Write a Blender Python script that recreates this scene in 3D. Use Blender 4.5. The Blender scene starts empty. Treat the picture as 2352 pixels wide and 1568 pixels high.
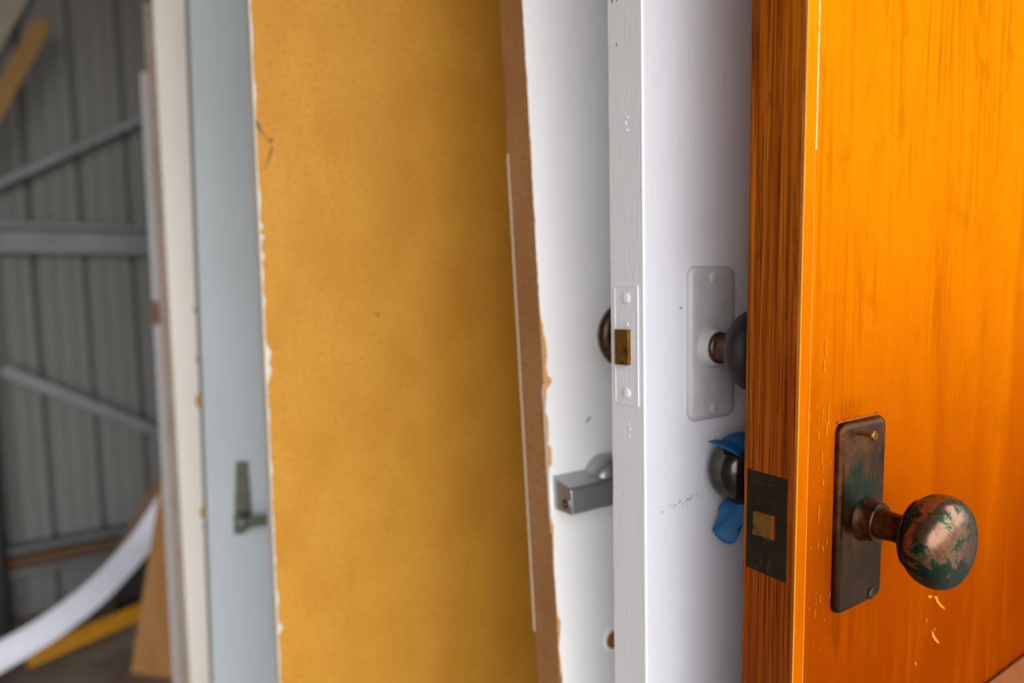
import bpy, bmesh, math, random
from mathutils import Vector, Matrix, noise

random.seed(7)
S = bpy.context.scene
COL = S.collection

# ------------------------------------------------------------ camera, sky, exposure
F_PX, W_PX, H_PX = 1400.0, 2352.0, 1568.0
CAM_H = 1.30
PITCH, ROLL = 0.070, 0.026
cam_loc = Vector((0, 0, CAM_H))
fwd = Vector((0, math.cos(PITCH), -math.sin(PITCH)))
r0 = Vector((1, 0, 0)); u0 = r0.cross(fwd)
right = (r0 * math.cos(ROLL) - u0 * math.sin(ROLL)).normalized()
up_c = right.cross(fwd).normalized()
cd = bpy.data.cameras.new('camera'); cam = bpy.data.objects.new('camera', cd); COL.objects.link(cam)
cd.sensor_width = 36.0; cd.lens = 36.0 * F_PX / W_PX
cd.clip_start = 0.01; cd.clip_end = 200
cam.matrix_world = Matrix((( right.x, up_c.x, -fwd.x, cam_loc.x), (right.y, up_c.y, -fwd.y, cam_loc.y),
                           (right.z, up_c.z, -fwd.z, cam_loc.z), (0, 0, 0, 1)))
cd.dof.use_dof = True; cd.dof.focus_distance = 0.425; cd.dof.aperture_fstop = 2.5
S.camera = cam

world = bpy.data.worlds.new('overcast_sky'); S.world = world; world.use_nodes = True
nt = world.node_tree; nt.nodes.clear()
wo = nt.nodes.new('ShaderNodeOutputWorld'); bg = nt.nodes.new('ShaderNodeBackground')
tc = nt.nodes.new('ShaderNodeTexCoord'); sp = nt.nodes.new('ShaderNodeSeparateXYZ'); cr = nt.nodes.new('ShaderNodeValToRGB')
nt.links.new(tc.outputs['Generated'], sp.inputs[0]); nt.links.new(sp.outputs['Z'], cr.inputs[0])
cr.color_ramp.elements[0].position = 0.0; cr.color_ramp.elements[0].color = (1.0, 1.0, 1.01, 1)
cr.color_ramp.elements[1].position = 1.0; cr.color_ramp.elements[1].color = (1.30, 1.31, 1.36, 1)
nt.links.new(cr.outputs[0], bg.inputs['Color']); bg.inputs['Strength'].default_value = 4.05
nt.links.new(bg.outputs[0], wo.inputs[0])
OPEN = 1.6      # where the open front of the shed lies, along the doors' face normal
vs = S.view_settings
vs.view_transform = 'Standard'; vs.look = 'None'; vs.gamma = 1; vs.use_curve_mapping = False; vs.exposure = 0.0

# ------------------------------------------------------------ geometry helpers
def ray(px, py):
    return (fwd + right * ((px - W_PX / 2) / F_PX) - up_c * ((py - H_PX / 2) / F_PX))
def at(px, py, depth):
    return cam_loc + ray(px, py) * depth
def on_floor(px, py, z=0.0):
    r = ray(px, py); return cam_loc + r * ((z - CAM_H) / r.z)

def tag(o, label=None, cat=None, group=None, kind=None):
    if label: o['label'] = label
    if cat: o['category'] = cat
    if group: o['group'] = group
    if kind: o['kind'] = kind
    return o
def obj(name, bm, mat, parent=None, smooth=False, bevel=0, bseg=2, autosmooth=None):
    me = bpy.data.meshes.new(name); bmesh.ops.recalc_face_normals(bm, faces=bm.faces); bm.to_mesh(me); bm.free()
    o = bpy.data.objects.new(name, me); COL.objects.link(o)
    mats = mat if isinstance(mat, (list, tuple)) else [mat]
    for m in mats: me.materials.append(m)
    if smooth or autosmooth:
        for p in me.polygons: p.use_smooth = True
    if autosmooth: me.set_sharp_from_angle(angle=math.radians(autosmooth))
    if bevel:
        b = o.modifiers.new('bevel', 'BEVEL'); b.width = bevel; b.segments = bseg; b.limit_method = 'ANGLE'; b.angle_limit = math.radians(40)
    if parent: o.parent = parent
    return o
def empty(name, label, cat, M=None, group=None, kind=None):
    o = bpy.data.objects.new(name, None); COL.objects.link(o); o.empty_display_size = 0.05
    if M is not None: o.matrix_world = M
    return tag(o, label, cat, group, kind)

def bx(bm, x0, x1, y0, y1, z0, z1, mi=0, div=None):
    v = [bm.verts.new(p) for p in ((x0,y0,z0),(x1,y0,z0),(x1,y1,z0),(x0,y1,z0),(x0,y0,z1),(x1,y0,z1),(x1,y1,z1),(x0,y1,z1))]
    fs = []
    for i in ((0,3,2,1),(4,5,6,7),(0,1,5,4),(1,2,6,5),(2,3,7,6),(3,0,4,7)):
        f = bm.faces.new([v[k] for k in i]); f.material_index = mi; fs.append(f)
    return fs
def lathe_x(bm, prof, cy, cz, seg=48, x0=0.0, sx=1.0):
    """profile of (x, r) spun about the local x axis through (cy, cz)"""
    rings = []
    for s, r in prof:
        if r < 1e-6: rings.append([bm.verts.new((x0 + s * sx, cy, cz))]); continue
        rings.append([bm.verts.new((x0 + s * sx, cy + r * math.cos(2*math.pi*k/seg), cz + r * math.sin(2*math.pi*k/seg))) for k in range(seg)])
    for a, b in zip(rings[:-1], rings[1:]):
        for k in range(seg):
            k2 = (k + 1) % seg
            if len(a) == 1 and len(b) == 1: continue
            if len(a) == 1: bm.faces.new((a[0], b[k2], b[k]))
            elif len(b) == 1: bm.faces.new((a[k], a[k2], b[0]))
            else: bm.faces.new((a[k], a[k2], b[k2], b[k]))
    for rg in (rings[0], rings[-1]):
        if len(rg) > 1: bm.faces.new(rg)
def smooth_prof(pts, n=6):
    """Catmull-Rom through the profile points"""
    out = []
    P = [pts[0]] + list(pts) + [pts[-1]]
    for i in range(1, len(P) - 2):
        for k in range(n):
            t = k / n; q = []
            for d in (0, 1):
                a, b, c, e = P[i-1][d], P[i][d], P[i+1][d], P[i+2][d]
                q.append(0.5*((2*b)+(-a+c)*t+(2*a-5*b+4*c-e)*t*t+(-a+3*b-3*c+e)*t**3))
            out.append((q[0], max(q[1], 0)))
    out.append(pts[-1]); return out
def rrect(w, h, r, n=6):
    pts = []
    for cx, cy, a0 in ((w/2-r, h/2-r, 0), (-w/2+r, h/2-r, 90), (-w/2+r, -h/2+r, 180), (w/2-r, -h/2+r, 270)):
        for k in range(n + 1):
            a = math.radians(a0 + 90 * k / n); pts.append((cx + r*math.cos(a), cy + r*math.sin(a)))
    return pts
def plate_x(bm, cy, cz, w, h, r, levels, x0=0.0, sx=1.0, rot=0.0):
    """rounded plate in the local yz plane, levels = (inset, height)"""
    rings = []; c, s = math.cos(rot), math.sin(rot)
    for ins, ht in levels:
        o = rrect(w - 2*ins, h - 2*ins, max(r - ins, 0.0004))
        rings.append([bm.verts.new((x0 + sx*ht, cy + a*c - b*s, cz + a*s + b*c)) for a, b in o])
    for a, b in zip(rings[:-1], rings[1:]):
        n = len(a)
        for k in range(n): bm.faces.new((a[k], a[(k+1) % n], b[(k+1) % n], b[k]))
    bm.faces.new(rings[0]); bm.faces.new(rings[-1])
def screw_bm(r, h, slot, ang, axis='x', pos=(0,0,0), flip=1, stem=0.0):
    """slotted screw head: base disc and two D shaped halves; head faces +axis"""
    bm = bmesh.new(); n = 20
    def put(a, b, hh):
        ca, sa = math.cos(ang), math.sin(ang); y = a*ca - b*sa; z = a*sa + b*ca
        if axis == 'x': return (pos[0] + flip*hh, pos[1] + y, pos[2] + z)
        return (pos[0] + y, pos[1] - flip*hh, pos[2] + z)
    if stem:
        for rr, h0, h1 in ((r*0.45, -stem, 0.0),):
            lo = [bm.verts.new(put(rr*math.cos(2*math.pi*k/n), rr*math.sin(2*math.pi*k/n), h0)) for k in range(n)]
            hi = [bm.verts.new(put(rr*math.cos(2*math.pi*k/n), rr*math.sin(2*math.pi*k/n), h1)) for k in range(n)]
            for k in range(n): bm.faces.new((lo[k], lo[(k+1)%n], hi[(k+1)%n], hi[k]))
            bm.faces.new(lo); bm.faces.new(hi)
    lo = [bm.verts.new(put(r*math.cos(2*math.pi*k/n), r*math.sin(2*math.pi*k/n), 0)) for k in range(n)]
    hi = [bm.verts.new(put(r*math.cos(2*math.pi*k/n), r*math.sin(2*math.pi*k/n), h*0.35)) for k in range(n)]
    for k in range(n): bm.faces.new((lo[k], lo[(k+1)%n], hi[(k+1)%n], hi[k]))
    bm.faces.new(lo); bm.faces.new(hi)
    for sgn in (1, -1):
        a0 = math.asin(min(0.9, slot/2/r)); pts = []
        for k in range(11):
            a = a0 + (math.pi - 2*a0)*k/10; pts.append((r*math.cos(a), sgn*r*math.sin(a)))
        p1 = [bm.verts.new(put(a, b, h*0.35)) for a, b in pts]
        p2 = [bm.verts.new(put(a*0.97, b*0.97 + sgn*0*b, h*0.7)) for a, b in pts]
        p3 = [bm.verts.new(put(a*0.75, sgn*slot/2 + (b - sgn*slot/2)*0.75, h)) for a, b in pts]
        for A, B in ((p1, p2), (p2, p3)):
            m = len(A)
            for k in range(m): bm.faces.new((A[k], A[(k+1)%m], B[(k+1)%m], B[k]))
        bm.faces.new(p3); bm.faces.new(p1)
    return bm

# ------------------------------------------------------------ materials
def srgb(r, g, b):
    f = lambda c: (c/255/12.92) if c/255 <= 0.04045 else ((c/255+0.055)/1.055)**2.4
    return (f(r), f(g), f(b), 1)
class Mat:
    def __init__(s, name, base=(0.8,0.8,0.8,1), rough=0.5, metal=0.0, coat=0.0, spec=0.5):
        s.m = bpy.data.materials.new(name); s.m.use_nodes = True; s.t = s.m.node_tree
        s.b = s.t.nodes['Principled BSDF']; s.b.inputs['Base Color'].default_value = base
        s.b.inputs['Roughness'].default_value = rough; s.b.inputs['Metallic'].default_value = metal
        s.b.inputs['Coat Weight'].default_value = coat; s.b.inputs['Coat Roughness'].default_value = 0.12
        s.b.inputs['Specular IOR Level'].default_value = spec
        s.tc = s.t.nodes.new('ShaderNodeTexCoord'); s.h = None
    def n(s, k): return s.t.nodes.new(k)
    def l(s, a, b): s.t.links.new(a, b)
    def noise(s, scale=(1,1,1), sc=5, detail=4, rough=0.5, dist=0.0, loc=(0,0,0)):
        mp = s.n('ShaderNodeMapping'); mp.inputs['Scale'].default_value = scale; mp.inputs['Location'].default_value = loc
        s.l(s.tc.outputs['Object'], mp.inputs[0]); nz = s.n('ShaderNodeTexNoise')
        nz.inputs['Scale'].default_value = sc; nz.inputs['Detail'].default_value = detail
        nz.inputs['Roughness'].default_value = rough; nz.inputs['Distortion'].default_value = dist
        s.l(mp.outputs[0], nz.inputs['Vector']); return nz.outputs['Fac']
    def ramp(s, fac, stops, interp='LINEAR'):
        r = s.n('ShaderNodeValToRGB'); e = r.color_ramp.elements; r.color_ramp.interpolation = interp
        while len(e) < len(stops): e.new(0.5)
        for i, (p, c) in enumerate(stops):
            e[i].position = p; e[i].color = c if len(c) == 4 else (*c, 1)
        s.l(fac, r.inputs[0]); return r.outputs[0]
    def mask(s, fac, a, b):
        m = s.n('ShaderNodeMapRange'); m.inputs['From Min'].default_value = a; m.inputs['From Max'].default_value = b
        m.interpolation_type = 'SMOOTHSTEP'; s.l(fac, m.inputs['Value']); return m.outputs['Result']
    def mix(s, fac, a, b, mode='MIX'):
        m = s.n('ShaderNodeMix'); m.data_type = 'RGBA'; m.blend_type = mode
        for i, v in (('Factor', fac), ('A', a), ('B', b)):
            sock = [k for k in m.inputs if k.name == i and (k.type == 'RGBA' or (i == 'Factor' and k.type == 'VALUE'))][0]
            if hasattr(v, 'links') or isinstance(v, bpy.types.NodeSocket): s.l(v, sock)
            else: sock.default_value = v
        return [k for k in m.outputs if k.type == 'RGBA'][0]
    def math(s, op, a, b=None):
        m = s.n('ShaderNodeMath'); m.operation = op
        for i, v in enumerate((a, b)):
            if v is None: continue
            if isinstance(v, bpy.types.NodeSocket): s.l(v, m.inputs[i])
            else: m.inputs[i].default_value = v
        return m.outputs[0]
    def axis(s, k):
        q = s.n('ShaderNodeSeparateXYZ'); s.l(s.tc.outputs['Object'], q.inputs[0]); return q.outputs[k]
    def spot(s, centre, radius, power=1.0, scale=(1,1,1)):
        """1 at centre falling to 0 at radius"""
        mp = s.n('ShaderNodeMapping'); mp.vector_type = 'POINT'
        mp.inputs['Scale'].default_value = scale
        mp.inputs['Location'].default_value = tuple(-c*k for c, k in zip(centre, scale))
        s.l(s.tc.outputs['Object'], mp.inputs[0]); ln = s.n('ShaderNodeVectorMath'); ln.operation = 'LENGTH'
        s.l(mp.outputs[0], ln.inputs[0]); return s.mask(ln.outputs['Value'], radius, radius*0.15)
    def color(s, c): s.l(c, s.b.inputs['Base Color']); return s
    def rough(s, c): s.l(c, s.b.inputs['Roughness']); return s
    def bump(s, h, strength=0.2, dist=0.001):
        b = s.n('ShaderNodeBump'); b.inputs['Strength'].default_value = strength; b.inputs['Distance'].default_value = dist
        s.l(h, b.inputs['Height'])
        if s.h: s.l(s.h, b.inputs['Normal'])
        s.h = b.outputs[0]; s.l(s.h, s.b.inputs['Normal']); return s

def white_paint(name, base, rough=0.38, speck=0.0, bump=0.25, tint=None):
    m = Mat(name, base, rough)
    big = m.noise((1,1,0.35), 6, 3); fine = m.noise((420,420,30), 1.0, 3)
    c2 = tint or tuple(k*0.93 for k in base[:3]) + (1,)
    c = m.mix(m.mask(big, 0.35, 0.7), base, c2)
    if speck:
        sp = m.noise((1,1,0.6), 130, 1, loc=(3.1,0,5)); c = m.mix(m.mask(sp, 0.80 - speck, 0.84 - speck), c, srgb(150,120,60))
    m.color(c); m.bump(fine, bump, 0.0006); m.bump(m.noise((1,1,0.5), 60, 3), 0.15, 0.0012)
    return m

def fibreboard(name, a, b, bump=0.15, rough=0.62):
    m = Mat(name, a, rough, spec=0.3)
    n1 = m.noise((1,1,1), 190, 4, 0.7); n2 = m.noise((1,1,0.6), 14, 4, 0.55); n3 = m.noise((1,1,1), 90, 2, 0.5, loc=(9,2,4))
    c = m.mix(m.mask(n2, 0.3, 0.75), a, b)
    c = m.mix(m.mask(n1, 0.50, 0.68), c, tuple(k*0.74 for k in b[:3]) + (1,))
    c = m.mix(m.math('MULTIPLY', m.mask(n3, 0.66, 0.80), 0.6), c, tuple(k*0.70 for k in b[:3]) + (1,))
    m.color(c); m.bump(n1, bump, 0.0006); return m

# amber varnished face: fine vertical grain, redder and darker towards the bottom
wood_face = Mat('amber_varnished_wood', rough=0.5, coat=0.0, spec=0.0)
g1 = wood_face.noise((1,55,1.6), 3.0, 4, 0.55, 0.3); g2 = wood_face.noise((1,300,5), 3.0, 3, 0.6); g3 = wood_face.noise((1,9,1.3), 1.6, 3, 0.5, 0.6)
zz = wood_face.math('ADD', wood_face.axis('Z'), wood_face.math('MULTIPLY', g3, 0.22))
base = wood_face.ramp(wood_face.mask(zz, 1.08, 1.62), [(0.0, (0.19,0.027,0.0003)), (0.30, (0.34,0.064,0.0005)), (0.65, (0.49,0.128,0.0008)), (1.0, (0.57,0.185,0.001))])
base = wood_face.mix(wood_face.math('MULTIPLY', wood_face.math('MULTIPLY', wood_face.mask(g1, 0.42, 0.70), wood_face.mask(wood_face.noise((1,7,2.2), 2.0, 3, 0.5, 0.8, loc=(4,2,1)), 0.38, 0.62)), 0.48), base, (0.30,0.060,0.0005,1))
base = wood_face.mix(wood_face.math('MULTIPLY', wood_face.mask(g2, 0.50, 0.78), 0.22), base, (0.28,0.055,0.0005,1))
for (cy_, cz_, ry, rz, am) in ((0.052, 1.058, 0.010, 0.030, 0.62), (0.071, 1.056, 0.006, 0.040, 0.5), (0.062, 1.215, 0.030, 0.016, 0.35), (0.040, 1.14, 0.016, 0.075, 0.32), (0.095, 1.05, 0.012, 0.06, 0.3)):
    sm = wood_face.spot((0, cy_, cz_), 1.0, scale=(0.001, 1/ry, 1/rz)); sn_ = wood_face.noise((1, 160, 9), 2.0, 4, 0.6, loc=(cy_*9, 0, 1))
    base = wood_face.mix(wood_face.math('MULTIPLY', wood_face.math('MULTIPLY', sm, wood_face.mask(sn_, 0.30, 0.60)), am), base, (0.10,0.018,0.0004,1))
fk = wood_face.noise((1, 420, 42), 2.0, 2, 0.5, loc=(0,3,7)); base = wood_face.mix(wood_face.math('MULTIPLY', wood_face.mask(fk, 0.63, 0.72), 0.5), base, (0.22,0.035,0.0004,1))
bl = wood_face.noise((1, 16, 8), 2.0, 5, 0.6, 0.6, loc=(0,8,2)); base = wood_face.mix(wood_face.math('MULTIPLY', wood_face.mask(bl, 0.52, 0.74), 0.32), base, (0.26,0.05,0.0004,1))
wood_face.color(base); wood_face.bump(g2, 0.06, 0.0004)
WF = wood_face

wood_edge = Mat('dark_grained_wood_edge', rough=0.4, spec=0.15)
e1 = wood_edge.noise((420,1,2.6), 3.0, 5, 0.7, 0.15); e2 = wood_edge.noise((90,1,1.5), 3.0, 3, 0.5, 0.4); e3 = wood_edge.noise((25,1,9), 2.0, 4, 0.6)
eb = wood_edge.ramp(e2, [(0.30, (0.20,0.036,0.0012)), (0.50, (0.36,0.085,0.002)), (0.70, (0.50,0.15,0.004))])
eb = wood_edge.mix(wood_edge.math('MULTIPLY', wood_edge.mask(e1, 0.50, 0.60), 0.9), eb, (0.060,0.010,0.0008,1))
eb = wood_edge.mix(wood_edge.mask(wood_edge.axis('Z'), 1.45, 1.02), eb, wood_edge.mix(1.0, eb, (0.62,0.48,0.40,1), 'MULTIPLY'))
eb = wood_edge.mix(wood_edge.math('MULTIPLY', wood_edge.mask(e3, 0.60, 0.75), 0.7), eb, (0.045,0.010,0.0015,1))
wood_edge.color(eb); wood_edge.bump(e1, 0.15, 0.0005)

wood_lip = Mat('yellow_wood_lipping', rough=0.5, spec=0.0)
l1 = wood_lip.noise((1,420,5), 3.0, 4, 0.6)
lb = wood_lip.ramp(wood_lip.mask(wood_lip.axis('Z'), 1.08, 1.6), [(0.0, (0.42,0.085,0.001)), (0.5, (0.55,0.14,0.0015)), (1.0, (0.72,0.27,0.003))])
lb = wood_lip.mix(wood_lip.math('MULTIPLY', wood_lip.mask(l1, 0.48, 0.66), 0.6), lb, (0.26,0.055,0.001,1))
wood_lip.color(lb)
bare_wood_and_highlight = Mat('bare_yellow_splinter_and_highlight', (0.62,0.25,0.01,1), 0.6, spec=0.1)  # bare wood of scratches and gouges, also the painted corner highlight
pale_crack = Mat('pale_split_wood', srgb(235,200,160), 0.5)
k1 = pale_crack.noise((200,200,60), 3, 3); pale_crack.color(pale_crack.mix(pale_crack.mask(k1, 0.42, 0.62), srgb(240,190,130), (0.72,0.24,0.01,1)))

def aged_bronze(name, green=(0.008,0.045,0.026,1), amount=0.5, brown=(0.055,0.024,0.010,1), rough=0.32):
    m = Mat(name, brown, rough, metal=0.92)
    n1 = m.noise((1,1,1), 60, 6, 0.65, 0.5); n2 = m.noise((1,1,1), 260, 4, 0.6)
    c = m.mix(m.mask(n2, 0.35, 0.7), brown, tuple(k*1.9 for k in brown[:3]) + (1,))
    c = m.mix(m.mask(n1, 0.72 - 0.25*amount, 0.80 - 0.2*amount), c, green)
    m.color(c); m.rough(m.ramp(n2, [(0.3, (rough-0.08,)*3), (0.7, (rough+0.14,)*3)])); m.bump(n1, 0.12, 0.0006)
    return m
black_metal = Mat('dark_tarnished_brass', (0.030,0.019,0.010,1), 0.42, metal=0.5)
bn = black_metal.noise((1,1,1), 150, 5, 0.6); black_metal.color(black_metal.ramp(bn, [(0.3, (0.013,0.009,0.004)), (0.6, (0.034,0.020,0.008)), (0.78, (0.07,0.05,0.02))])); black_metal.bump(bn, 0.25, 0.0005)
dark_knob = Mat('polished_dark_bronze', (0.040,0.034,0.028,1), 0.15, metal=0.85)
dn = dark_knob.noise((1,1,1), 80, 4); dark_knob.color(dark_knob.ramp(dn, [(0.35, (0.03,0.026,0.022)), (0.7, (0.085,0.075,0.06))]))
bolt_brass = Mat('worn_brass_bolt', (0.28,0.15,0.035,1), 0.35, metal=0.8)
qn = bolt_brass.noise((1,1,1), 170, 5, 0.6); bolt_brass.color(bolt_brass.ramp(qn, [(0.3, (0.12,0.052,0.008)), (0.52, (0.30,0.135,0.02)), (0.7, (0.16,0.13,0.06))]))
silver = Mat('satin_nickel', (0.42,0.43,0.445,1), 0.34, metal=0.85)
tapem = Mat('blue_masking_tape', (0.002,0.085,0.30,1), 0.6); tn = tapem.noise((1,1,1), 200, 3)
tapem.color(tapem.mix(tn, (0.0,0.055,0.16,1), (0.001,0.10,0.27,1))); tapem.bump(tn, 0.3, 0.0008)
steel = Mat('galvanised_steel', srgb(118,122,126), 0.5, metal=0.3); sn = steel.noise((1,1,1), 8, 4); steel.color(steel.mix(sn, srgb(100,104,108), srgb(140,144,148)))
rust = Mat('rusty_steel_lip', srgb(110,70,38), 0.8); rn = rust.noise((1,1,1), 9, 5); rust.color(rust.mix(rust.mask(rn, 0.35, 0.65), srgb(112,76,44), srgb(92,84,72)))
sheet = Mat('grey_steel_sheeting', srgb(126,126,122), 0.55); hn = sheet.noise((1,1,0.2), 2.2, 4); sheet.color(sheet.mix(hn, srgb(112,110,104), srgb(140,140,138)))
concrete = Mat('worn_concrete', srgb(120,110,98), 0.85)
c1 = concrete.noise((1,1,1), 4, 6, 0.6); concrete.color(concrete.mix(concrete.mask(c1, 0.3, 0.7), srgb(116,100,86), srgb(152,142,128))); concrete.bump(c1, 0.2, 0.005)
cream = white_paint('cream_gloss_paint', srgb(242,236,226), 0.4)
blue_grey = white_paint('pale_blue_grey_paint', srgb(184,195,202), 0.45, tint=srgb(174,186,191))
grey_white = white_paint('grey_white_paint', srgb(190,188,190), 0.45)
paint_A = white_paint('lavender_white_gloss', srgb(216,218,228), 0.34, bump=0.35)
edge_A = white_paint('grey_white_brushed_gloss', srgb(228,230,235), 0.36, speck=0.05, bump=0.6)
paint_B = white_paint('clean_white_gloss', srgb(246,247,248), 0.28, bump=0.12)
chip_paint = white_paint('chipped_white_paint', srgb(215,208,196), 0.5)
mdf_face = fibreboard('golden_fibreboard', (0.59,0.285,0.032,1), (0.52,0.232,0.020,1))
mdf_edge = fibreboard('brown_fibreboard_edge', (0.36,0.185,0.075,1), (0.28,0.13,0.045,1))
tan_board = fibreboard('tan_board', srgb(190,140,88), srgb(176,126,74))
exposed = fibreboard('exposed_tan_core', srgb(214,170,116), srgb(200,150,92))
yellow_paint = Mat('yellow_enamel', (0.62,0.27,0.0,1), 0.45); yn = yellow_paint.noise((1,1,1), 12, 3); yellow_paint.color(yellow_paint.mix(yn, (0.70,0.32,0.0,1), (0.55,0.22,0.0,1)))
strip_white = white_paint('white_vinyl', srgb(222,224,236), 0.35)
strip_brown = fibreboard('brown_strip', srgb(140,108,82), srgb(122,92,68))
beige = fibreboard('beige_board', srgb(176,162,146), srgb(160,146,128))
timber = Mat('golden_timber', srgb(190,135,60), 0.6); tw = timber.noise((30,30,2), 3, 4); timber.color(timber.mix(tw, srgb(140,96,34), srgb(180,142,78)))
grey_timber = fibreboard('weathered_grey_timber', srgb(186,178,162), srgb(165,156,140))
blackm = Mat('black_plastic', srgb(34,32,32), 0.5); b1 = blackm.noise((1,1,1), 20, 3); blackm.color(blackm.mix(b1, srgb(28,26,26), srgb(44,42,40)))
old_pewter = Mat('tarnished_green_pewter', srgb(92,98,88), 0.45, metal=0.35); pn = old_pewter.noise((1,1,1), 90, 4); old_pewter.color(old_pewter.mix(pn, srgb(72,80,70), srgb(120,120,104)))
ink = Mat('black_marker', (0.02,0.02,0.025,1), 0.6)
dirt = Mat('brown_smudge', srgb(120,100,80), 0.8)
pine = fibreboard('pale_pine', srgb(172,112,66), srgb(160,102,58))

# ------------------------------------------------------------ slab pose
class Pose:
    """A slab standing on the floor: local x = outward normal of its right face, y = back along the face, z = up.
    The near right corner runs through two points of the view; the slab leans only sideways."""
    def __init__(s, x0, x1, depth, yaw=59.0, T=0.04, back=False, W=0.76):
        d2 = Vector((math.sin(math.radians(yaw)), math.cos(math.radians(yaw)), 0))
        ra, rb = ray(x0, 0), ray(x1, 1568)
        n = ra.cross(rb); u = n.cross(d2).normalized()
        if u.z < 0: u = -u
        d1 = d2.cross(u).normalized()
        if back:      # leans in its own plane, back toward the side wall
            d1 = Vector((d2.y, -d2.x, 0)); u = n.cross(d1).normalized()
            if u.z < 0: u = -u
            d2 = u.cross(d1).normalized()
        xm = x0 + (x1 - x0) * 0.5
        C = at(xm, 784, depth)
        zlow = max(0.0, T * d1.z) + max(0.0, -W * d2.z)
        o = C - u * ((C.z - zlow) / u.z)
        s.M = Matrix(((d1.x, d2.x, u.x, o.x), (d1.y, d2.y, u.y, o.y), (d1.z, d2.z, u.z, o.z), (0,0,0,1)))
        s.Mi = s.M.inverted(); s.T = T; s.lean = math.degrees(math.asin(d1.z)); s.lean2 = math.degrees(math.asin(u.dot(Vector((math.sin(math.radians(yaw)), math.cos(math.radians(yaw)), 0))))); s.o = o; s.C = C
    def hit(s, px, py, plane='face', off=0.0):
        """local point where the sight line meets the face (x = off) or the edge (y = off)"""
        c = s.Mi @ cam_loc; r = s.Mi.to_3x3() @ ray(px, py)
        t = (off - c.x) / r.x if plane == 'face' else (off - c.y) / r.y
        return c + r * t

def ragged(bm, zs, inner, outer, x0, x1):
    """thin sheet between y=inner(z) and y=outer, x0..x1 thick"""
    rows = []
    for z in zs:
        a = inner(z)
        rows.append([bm.verts.new(p) for p in ((x0, a, z), (x1, a, z), (x1, outer, z), (x0, outer, z))])
    for A, B in zip(rows[:-1], rows[1:]):
        for k in range(4): bm.faces.new((A[k], A[(k+1)%4], B[(k+1)%4], B[k]))
    bm.faces.new(rows[0]); bm.faces.new(rows[-1])
def frange(a, b, st):
    n = int((b - a) / st); return [a + (b - a)*i/n for i in range(n + 1)]

def text_mesh(name, txt, size, mat, parent, M):
    cu = bpy.data.curves.new(name, 'FONT'); cu.body = txt; cu.size = size; cu.extrude = 0.00008; cu.align_x = 'CENTER'; cu.align_y = 'CENTER'
    t = bpy.data.objects.new(name + '_tmp', cu); COL.objects.link(t)
    me = bpy.data.meshes.new_from_object(t.evaluated_get(bpy.context.evaluated_depsgraph_get()))
    bpy.data.objects.remove(t); o = bpy.data.objects.new(name, me); COL.objects.link(o); me.materials.clear(); me.materials.append(mat)
    me.transform(M); o.parent = parent; return o

# ------------------------------------------------------------ setting
wd = Vector((0.846, 0.533, 0)).normalized(); wn = Vector((wd.y, -wd.x, 0))       # along the shed wall, toward the camera
W0 = at(100, 784, 2.60); W0.z = 0
def wallM(): return Matrix(((wd.x, wn.x, 0, W0.x), (wd.y, wn.y, 0, W0.y), (0, 0, 1, 0), (0,0,0,1)))
MW = wallM(); MWi = MW.inverted()
def whit(px, py, off=0.0):
    c = MWi @ cam_loc; r = MWi.to_3x3() @ ray(px, py); t = (off - c.y) / r.y; return c + r*t

bm = bmesh.new(); bx(bm, -20, 20, -30, 6.5, -0.1, 0.0); tag(obj('floor', bm, concrete.m), kind='structure')
# ribbed steel wall; ribs every pitch
ribs = [whit(77, 560).x, whit(197, 560).x, whit(305, 560).x]
pitch = (ribs[2] - ribs[0]) / 2
bm = bmesh.new(); prof = []
k0 = -11; k1 = int((1.5 - ribs[0]) / pitch) + 1
for k in range(k0, k1):
    x = ribs[0] + k*pitch
    prof += [(x-0.0155, 0.0), (x-0.015, -0.050), (x+0.015, -0.050), (x+0.0155, 0.0)]
    for q in (0.33, 0.66): prof += [(x + pitch*q - 0.006, 0.0), (x + pitch*q, 0.003), (x + pitch*q + 0.006, 0.0)]
zt = 2.75
lo = [bm.verts.new((x, y, 0)) for x, y in prof]; hi = [bm.verts.new((x, y, zt)) for x, y in prof]
lo2 = [bm.verts.new((prof[0][0], -0.07, 0)), bm.verts.new((prof[-1][0], -0.07, 0))]; hi2 = [bm.verts.new((prof[0][0], -0.07, zt)), bm.verts.new((prof[-1][0], -0.07, zt))]
for i in range(len(prof)-1): bm.faces.new((lo[i], lo[i+1], hi[i+1], hi[i]))
bm.faces.new((lo2[1], lo2[0], hi2[0], hi2[1])); bm.faces.new((lo[0], hi[0], hi2[0], lo2[0])); bm.faces.new((lo[-1], lo2[1], hi2[1], hi[-1]))
wb = tag(obj('wall_back', bm, sheet.m), kind='structure'); wb.matrix_world = MW

# side wall the doors lean back against, and the roof over the shed
sd2 = Vector((math.sin(math.radians(59)), math.cos(math.radians(59)), 0)); sd1 = Vector((sd2.y, -sd2.x, 0))
MSW = Matrix(((sd1.x, sd2.x, 0, 0), (sd1.y, sd2.y, 0, 0), (0, 0, 1, 0), (0,0,0,1)))
bm = bmesh.new(); bx(bm, -3.6, 0.20, 1.22, 1.30, 0, 2.75); sw = tag(obj('wall_right', bm, sheet.m), kind='structure'); sw.matrix_world = MSW
bm = bmesh.new(); bx(bm, -3.6, 1.3, -2.6, 1.30, 2.75, 2.85); cl = tag(obj('ceiling', bm, sheet.m), kind='structure'); cl.matrix_world = MSW
bm = bmesh.new(); bx(bm, -3.6, 1.15, -2.6, -2.52, 0, 2.75); lw = tag(obj('unseen_wall_left', bm, sheet.m), kind='structure'); lw.matrix_world = MSW  # unseen wall, added to hold back light from the left

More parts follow.
